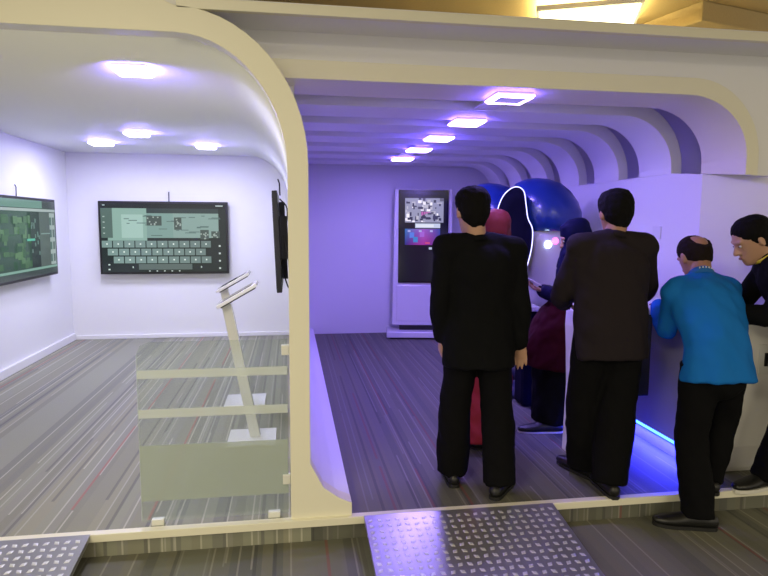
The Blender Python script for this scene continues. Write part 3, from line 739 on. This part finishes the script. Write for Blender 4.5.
def person(loc, rz, label, pose, skin='skin', height=1.72, hair='hair', hairstyle='short', w=1.0, seed=0, scarf=None, neck_r=.056):
    P0 = dict(DEF); P0.update(pose); P = {}
    s = height / 1.72
    for k, v in P0.items(): P[k] = Vector(v) * s if (isinstance(v, tuple) and len(v) == 3 and k not in ('head_rot', 'hdL', 'hdR', 'pnL', 'pnR', 'thL', 'thR')) else v
    t = thing('person', loc, label, 'person', rz=rz)
    bm = bmesh.new(); torso(bm, P, off=-.010, w=w)
    for q in 'LR':
        arm(bm, P, q); leg(bm, P, q)
        add_hand(bm, P['wr' + q], P['hd' + q], P['pn' + q], P['th' + q], P['curl'], s)
        a = P['ank' + q]; d = Vector((*P['toe' + q], 0)).normalized()
        tube(bm, [a + Vector((0, 0, -.04)) - d * .03, a + Vector((0, 0, -.05)) + d * .10, a + Vector((0, 0, -.058)) + d * .17], [(.026, .028), (.034, .022), (.026, .014)], side=(d.y, -d.x, 0), n=10)
    hr = Matrix.Rotation(P['head_rot'][2], 3, 'Z') @ Matrix.Rotation(P['head_rot'][0], 3, 'X') @ Matrix.Rotation(P['head_rot'][1], 3, 'Y')
    hc = P['head']
    tube(bm, [P['neck'] - (P['neck'] - P['chest']).normalized() * .05, P['neck'], hc + hr @ Vector((0, -.030, -.045)) * s], [neck_r * 1.25, neck_r * 1.03, neck_r], n=16, sub=3)
    s = s * 1.08
    head_rings(bm, hc, hr, s)
    def hp(x, y, z): return hc + hr @ (Vector((x, y, z)) * s)
    tube(bm, [hp(0, .086, .018), hp(0, .098, -.008), hp(0, .108, -.026)], [.008 * s, .011 * s, .014 * s], n=8)      # nose
    tube(bm, [hp(-.012, .094, -.030), hp(.012, .094, -.030)], [.009 * s, .009 * s], n=8, side=(0, 0, 1))
    tube(bm, [hp(-.045, .078, .030), hp(0, .088, .030), hp(.045, .078, .030)], [.009 * s], n=8, side=(0, 0, 1), sub=2)   # brow
    tube(bm, [hp(-.020, .084, -.062), hp(0, .092, -.060), hp(.020, .084, -.062)], [.008 * s], n=8, side=(0, 0, 1), sub=2)  # lips
    for sx in (-1, 1):
        rot = hr @ Matrix.Rotation(-.25 * sx, 3, 'Z')
        ellipsoid(bm, hp(.079 * sx, -.008, -.005), (.007 * s, .018 * s, .032 * s), 12, 8, rot)
    body = remeshed('body', bm, M[skin], t, .0062, 3)
    for sx in (-1, 1):
        bm = bmesh.new(); ellipsoid(bm, hp(.031 * sx, .083, .008), (.011 * s, .007 * s, .007 * s), 10, 6, hr); e = obj('eye', bm, M['eye_white'], body, smooth=True)
        bm = bmesh.new(); ellipsoid(bm, hp(.031 * sx, .0885, .008), (.005 * s, .003 * s, .005 * s), 10, 6, hr); obj('pupil', bm, M['eye_dark'], e, smooth=True)
    bm = bmesh.new(); ellipsoid(bm, hp(0, .0965, -.061), (.020 * s, .005 * s, .006 * s), 12, 6, hr); obj('mouth', bm, M['lip'], body, smooth=True)
    # hair: the head's own shape, a little larger, cut by planes
    if hairstyle != 'none':
        bm = bmesh.new(); o_ = .014 if hairstyle != 'bald' else .008
        head_rings(bm, hc, hr, s, off=o_, yb=-.006)
        q0 = hc + hr @ (Vector((0, -.02, -.040) if hairstyle == 'short' else (0, -.03, -.030)) * s); qn = (hr @ Vector((0, .70, -.71) if hairstyle == 'short' else (0, .55, -.85))).normalized()
        for v in bm.verts:
            d_ = max(0.0, min(1.0, -(v.co - q0).dot(qn) / .055)); d_ = d_ * d_ * (3 - 2 * d_)
            v.co += (hc - v.co).normalized() * o_ * .85 * (1 - d_)
        def cut(pt, nrm):
            geo = bm.verts[:] + bm.edges[:] + bm.faces[:]
            r = bmesh.ops.bisect_plane(bm, geom=geo, plane_co=hc + hr @ (Vector(pt) * s), plane_no=hr @ Vector(nrm), clear_outer=True)
            ed = [e for e in r['geom_cut'] if isinstance(e, bmesh.types.BMEdge)]
            bmesh.ops.holes_fill(bm, edges=ed)
        if hairstyle == 'short': cut((0, -.02, -.040), (0, .70, -.71)); cut((0, .080, .075), (0, .9, -.42))
        else: cut((0, -.03, -.030), (0, .55, -.85)); cut((0, -.083, .056), (0, -.82, .57)); cut((0, .060, .0), (0, 1, -.2))
        if hairstyle == 'short':
            tube(bm, [hp(0, -.070, -.02), hp(0, -.062, -.075)], [(.052 * s, .030 * s), (.040 * s, .014 * s)], side=hr @ Vector((1, 0, 0)), n=14)
        remeshed('hair', bm, M[hair], t, .007, 2, fold=.004, fold_scale=45, seed=seed)
    if scarf:
        bm = bmesh.new(); head_rings(bm, hc + hr @ Vector((0, -.022, .004)) * s, hr, s, off=.020)
        for sx in (-1, 1): tube(bm, [hp(.062 * sx, .020, .05), hp(.070 * sx, .022, -.03), hp(.045 * sx, .045, -.105)], [.026 * s, .026 * s, .030 * s], n=12, sub=3)
        tube(bm, [hp(-.045, .045, .095), hp(0, .060, .108), hp(.045, .045, .095)], [.020 * s], n=10, side=(0, 0, 1), sub=2)
        tube(bm, [hp(0, -.01, -.08), P['neck'] + Vector((0, .02, .02)), P['chest'].lerp(P['neck'], .55)], [(.082, .085), (.115, .11), (.205 * w, .150)], n=20, sub=4, cap=False)
        remeshed('headscarf', bm, M[scarf], t, .010, 6, fold=.007, fold_scale=14, seed=seed)
    return t, P, body, hp, hr
def trousers(t, P, mat, seed=1, wide=.010, off=.012, name='trousers'):
    bm = bmesh.new(); dn = (P['pelvis'] - P['waist']).normalized()
    tube(bm, [P['pelvis'] + dn * .08, P['pelvis'], P['waist'].lerp(P['pelvis'], .4)], [(.150, .112), (.168 + off, .122 + off), (.148, .106)], side=(P['hipR'] - P['hipL']), n=24, sub=3)
    for q in 'LR':
        a, b, c = P['hip' + q], P['knee' + q], P['ank' + q]
        tube(bm, [a + Vector((0, 0, .03)), a.lerp(b, .4), b, b.lerp(c, .5), c + Vector((0, 0, -.025))], [.092 + off, .084 + off, .066 + off + wide * .6, .062 + off + wide, .056 + off + wide], side=(1, 0, 0), n=18, sub=4, cap=False)
    return remeshed(name, bm, mat, t, .011, 5, fold=.009, fold_scale=11, seed=seed)
def top_garment(t, P, mat, name, off=.02, w=1.0, low=.14, fl=.02, sleeve=1.0, seed=2, fold=.008, aoff=.014):
    bm = bmesh.new(); torso(bm, P, off=off, w=w, lowz=low, fl=fl)
    for q in 'LR': arm(bm, P, q, off=aoff, end=sleeve)
    return remeshed(name, bm, mat, t, .011, 5, fold=fold, fold_scale=9, seed=seed)
def collar(t, P, mat, r=.062, tilt=(0, 0), h=.035, name='collar'):
    bm = bmesh.new(); n = 28; d = (P['head'] - P['neck']).normalized(); c = P['neck'] + d * .022
    sx = Vector((1, 0, 0)); sx = (sx - d * sx.dot(d)).normalized(); u = d.cross(sx)
    rings = []
    for rr, hh in ((r + .012, -.022), (r + .006, h * .5), (r, h), (r - .006, h), (r - .002, -.02)):
        rings.append([bm.verts.new(c + sx * rr * math.cos(2 * PI * k / n) + u * rr * math.sin(2 * PI * k / n) + d * hh) for k in range(n)])
    rings.append(rings[0])
    for a, b in zip(rings, rings[1:]):
        for k in range(n): bm.faces.new((a[k], a[(k + 1) % n], b[(k + 1) % n], b[k]))
    return obj(name, bm, mat, t, smooth=True)

# 1 man in the black suit
pose = dict(ankL=(-.115, .10, .085), ankR=(.105, -.10, .085), kneeL=(-.110, .07, .49), kneeR=(.105, -.03, .49), hipL=(-.085, .01, .90), hipR=(.085, -.01, .90),
            toeL=(.10, 1), toeR=(.75, 1), head_rot=(-.10, 0, .12), head=(-.050, .02, 1.583), neck=(-.03, -.01, 1.415), shL=(-.190, -.01, 1.385), shR=(.180, -.01, 1.375),
            elL=(-.235, -.02, 1.11), elR=(.225, -.03, 1.08), wrL=(-.20, .07, .88), wrR=(.245, .00, .845), hdR=(.12, .15, -1), pnR=(-.5, -.8, 0), thR=(-1, 0, 0), curl=.55)
t, P, body, hp, hr = person((1.035, 3.20, 0), 0, 'man in a black suit seen from behind, standing at the top of the metal ramp', pose, height=1.70, skin='skin_light', w=1.10)
j = top_garment(t, P, M['suit'], 'jacket', off=.026, w=1.12, low=.21, fl=.004, sleeve=.98, fold=.011, aoff=.018)
collar(t, P, M['suit'], r=.068, h=.012)
for q in 'LR':
    bm = bmesh.new(); a, b = P['el' + q], P['wr' + q]; d = (b - a).normalized(); tube(bm, [b - d * .01, b + d * .012], [.034, .034], n=16, cap=False); obj('shirt_cuff', bm, M['cuff'], t, smooth=True)
trousers(t, P, M['trouser'], seed=4, wide=.022)
shoe(t, P, 'L', 0, M['leather'], M['sole_black']); shoe(t, P, 'R', 0, M['leather'], M['sole_black'])
def world_pt(t, v):
    return Matrix.Translation(t.location) @ Matrix.Rotation(t.rotation_euler.z, 4, 'Z') @ Vector(v)
hw = world_pt(t, P['wrR'])
bm = bmesh.new(); bx(bm, -.005, .005, -.036, .036, -.07, .07)
ph = tag(obj('mobile_phone', bm, M['black_plastic'], bevel=.003), 'black mobile phone in the lowered right hand of the suited man', 'phone'); ph.location = hw + Vector((-.050, .060, -.10)); ph.rotation_euler = (.3, .1, .6)

# 2 brown shirt
pose = dict(pelvis=(0, -.02, .93), waist=(0, .0, 1.07), chest=(0, .05, 1.27), neck=(.035, .06, 1.415), head=(.060, .10, 1.560), head_rot=(-.22, 0, -.05),
            ankL=(-.04, .14, .085), ankR=(-.02, -.10, .085), kneeL=(-.085, .10, .49), kneeR=(.06, -.02, .52), hipL=(-.095, 0, .90), hipR=(.095, -.02, .90), toeL=(-.3, 1), toeR=(.10, 1),
            shL=(-.165, .05, 1.375), shR=(.215, .05, 1.375), elL=(-.235, .12, 1.10), elR=(.285, .12, 1.11), wrL=(-.12, .33, 1.02), wrR=(.14, .34, 1.02),
            hdL=(.5, 1, -.2), hdR=(-.5, 1, -.2), pnL=(0, .2, -1), pnR=(0, .2, -1), thL=(1, 0, 0), thR=(-1, 0, 0), curl=.4)
t, P, body, hp, hr = person((1.775, 3.13, 0), 0, 'man in a dark brown shirt seen from behind, standing at the counter', pose, height=1.72, skin='skin', w=1.18, seed=5)
top_garment(t, P, M['brown_shirt'], 'shirt', off=.026, w=1.22, low=.18, fl=-.012, sleeve=.95, seed=8, fold=.010, aoff=.022)
collar(t, P, M['brown_shirt'], r=.066, h=.018)
trousers(t, P, M['trouser'], seed=9, wide=.024, off=.020)
shoe(t, P, 'L', 0, M['leather'], M['sole_black']); shoe(t, P, 'R', 0, M['leather'], M['sole_black'])

# 3 bright blue shirt, leaning on the counter, right foot on the hall floor
pose = dict(pelvis=(.045, .00, .88), waist=(.045, .02, 1.00), chest=(.06, .12, 1.17), neck=(.085, .22, 1.325), head=(.115, .335, 1.445), head_rot=(-.50, 0, 0),
            hipL=(-.04, .02, .85), hipR=(.125, .02, .85), kneeL=(-.07, .02, .45), kneeR=(.17, .10, .53), ankL=(-.09, -.10, .085), ankR=(.10, .10, .205), toeL=(-1, .35), toeR=(.1, 1),
            shL=(-.09, .20, 1.26), shR=(.235, .20, 1.26), elL=(-.075, .29, 1.02), elR=(.275, .30, 1.05), wrL=(-.02, .46, 1.155), wrR=(.13, .50, 1.155),
            hdL=(.5, .8, 0), hdR=(-.7, .6, 0), pnL=(0, 0, -1), pnR=(0, 0, -1), thL=(1, 0, 0), thR=(-1, 0, 0), curl=.3)
t, P, body, hp, hr = person((2.24, 2.90, -.12), 0, 'balding man in a bright blue shirt leaning forward over the counter', pose, height=1.70, skin='skin', w=1.0, seed=12, hairstyle='bald', hair='hair_brown')
top_garment(t, P, M['blue_shirt'], 'shirt', off=.024, w=1.05, low=.09, fl=.010, sleeve=.9, seed=14, fold=.011, aoff=.018)
c_ = collar(t, P, M['blue_collar'], r=.066, h=.03)
bm = bmesh.new(); d = (P['head'] - P['neck']).normalized()
for k in range(6):
    a = math.radians(-90 + (k - 2.5) * 13); sx = Vector((1, 0, 0)); sx = (sx - d * sx.dot(d)).normalized(); u = d.cross(sx)
    pc = P['neck'] + d * .034 + (sx * math.cos(a) + u * math.sin(a)) * .0745
    ellipsoid(bm, pc, (.0045, .003, .006), 8, 6)
obj('collar_mark', bm, M['cuff'], c_)
trousers(t, P, M['trouser'], seed=15, wide=.016, off=.012)
shoe(t, P, 'L', 0, M['leather'], M['sole_black']); shoe(t, P, 'R', 0, M['leather'], M['sole_black'])

# 4 man in black at the right edge
pose = dict(pelvis=(0, 0, .90), waist=(0, .07, 1.02), chest=(0, .20, 1.19), neck=(0, .31, 1.33), head=(0, .41, 1.45), head_rot=(-.50, 0, .20),
            hipL=(-.09, .01, .87), hipR=(.09, 0, .87), kneeL=(-.09, .15, .49), kneeR=(.10, .02, .47), ankL=(-.05, .27, .085), ankR=(.112, .0, .085), toeL=(-.55, .84), toeR=(.1, 1),
            shL=(-.175, .26, 1.27), shR=(.175, .26, 1.27), elL=(-.23, .35, 1.045), elR=(.20, .42, 1.04), wrL=(-.10, .57, 1.038), wrR=(.05, .62, 1.038),
            hdL=(.4, 1, 0), hdR=(-.6, 1, 0), pnL=(0, 0, -1), pnR=(0, 0, -1), thL=(1, 0, 0), thR=(-1, 0, 0), curl=.3)
t, P, body, hp, hr = person((2.95, 2.90, 0), math.radians(65), 'man in black clothes with a yellow lanyard, leaning on the counter at the right edge', pose, height=1.68, skin='skin_light', w=1.05, seed=22)
top_garment(t, P, M['suit'], 'jacket', off=.026, w=1.10, low=.12, fl=.010, sleeve=.95, seed=24, aoff=.018)
bm = bmesh.new(); n_ = P['neck']; d = (P['head'] - n_).normalized()
sx = Vector((1, 0, 0)); u = d.cross(sx); pts = [n_ + d * .045 + sx * .068 * math.cos(a * PI / 8) + u * .070 * math.sin(a * PI / 8) for a in range(17)]
tube(bm, pts, [(.010, .003)], n=8, side=d, cap=False); obj('lanyard', bm, M['yellow'], t, smooth=True)
trousers(t, P, M['trouser'], seed=25, wide=.016)
shoe(t, P, 'L', 0, M['leather'], M['sole_white']); shoe(t, P, 'R', 0, M['leather'], M['sole_white'])

# 5 and 6 women
def dress(t, P, mat, name, z0, r0, seed, off=.02, sleeve=.95, w=1.0, shift=(0, 0)):
    bm = bmesh.new(); torso(bm, P, off=off, w=w, lowz=.12, fl=.03)
    for q in 'LR': arm(bm, P, q, off=.018, end=sleeve)
    c = P['pelvis']; tube(bm, [c + Vector((0, 0, .04)), Vector((c.x + shift[0] * .5, c.y + shift[1] * .5, (c.z + z0) / 2)), Vector((c.x + shift[0], c.y + shift[1], z0))], [(.185, .15), (.20, .17), (r0, r0 * .85)], n=26, sub=5, cap=False)
    return remeshed(name, bm, mat, t, .011, 5, fold=.013, fold_scale=10, seed=seed)
pose = dict(head_rot=(-.25, 0, -.5), wrL=(-.12, .28, 1.05), wrR=(.12, .28, 1.05), elL=(-.22, .05, 1.10), elR=(.22, .05, 1.10), hdL=(.4, 1, .1), hdR=(-.4, 1, .1), pnL=(0, 0, -1), pnR=(0, 0, -1), thL=(1, 0, 0), thR=(-1, 0, 0), head=(.07, .05, 1.595), neck=(.04, 0, 1.44))
t, P, body, hp, hr = person((1.30, 3.84, 0), 0, 'person in a red headscarf and crimson dress, mostly hidden behind the suited man', pose, height=1.57, skin='skin_light', w=.85, scarf='red_scarf', hairstyle='none', seed=31)
dress(t, P, M['pink'], 'dress', .075, .24, 33, w=.86, shift=(-.06, -.02))
shoe(t, P, 'L', 0, M['leather'], M['sole_black']); shoe(t, P, 'R', 0, M['leather'], M['sole_black'])

pose = dict(head_rot=(-.35, 0, 0), head=(.0, .04, 1.575), neck=(0, .0, 1.435), chest=(0, .02, 1.27), wrL=(-.05, .27, 1.15), wrR=(.05, .27, 1.15), elL=(-.20, .06, 1.07), elR=(.20, .06, 1.07),
            hdL=(.3, 1, .3), hdR=(-.3, 1, .3), pnL=(0, .1, 1), pnR=(0, .1, 1), thL=(-1, 0, 0), thR=(1, 0, 0), toeL=(-.1, 1), toeR=(.1, 1), ankL=(-.09, .20, .085), ankR=(.09, .02, .085), kneeL=(-.1, .12, .49), curl=.7)
t, P, body, hp, hr = person((2.04, 4.06, 0), math.radians(76), 'person in a navy headscarf and maroon tunic looking down at a white phone', pose, height=1.53, skin='skin_light', w=.88, scarf='navy_scarf', hairstyle='none', seed=41)
bm = bmesh.new(); torso(bm, P, off=.018, w=.88, lowz=.02)
for q in 'LR': arm(bm, P, q, off=.020, end=.95)
remeshed('blouse', bm, M['navy'], t, .011, 5, fold=.009, fold_scale=11, seed=42)
bm = bmesh.new(); c = P['pelvis']
tube(bm, [c + Vector((0, 0, .14)), c + Vector((0, .07, 0)), c + Vector((0, .16, -.22)), c + Vector((0, .18, -.36))], [(.165, .14), (.20, .19), (.20, .21), (.19, .20)], n=26, sub=5, cap=False)
remeshed('tunic', bm, M['maroon'], t, .011, 5, fold=.014, fold_scale=10, seed=44)
bm = bmesh.new(); tube(bm, [c + Vector((0, .12, -.25)), c + Vector((0, .13, -.55)), Vector((c.x, c.y + .13, .07))], [(.17, .18), (.17, .17), (.16, .17)], n=26, sub=5, cap=False)
remeshed('skirt', bm, M['trouser'], t, .011, 5, fold=.014, fold_scale=10, seed=45)
shoe(t, P, 'L', 0, M['leather'], M['sole_white']); shoe(t, P, 'R', 0, M['leather'], M['sole_white'])
hw = world_pt(t, (P['wrL'] + P['wrR']) / 2)
bm = bmesh.new(); bx(bm, -.038, .038, -.075, .075, -.0045, .0045)
ph = tag(obj('mobile_phone', bm, M['white_gloss'], bevel=.003), 'white mobile phone held up by the person in the navy headscarf', 'phone')
ph.location = hw + Matrix.Rotation(math.radians(76), 3, 'Z') @ Vector((0, .085, .075)); ph.rotation_euler = (.5, 0, math.radians(76))
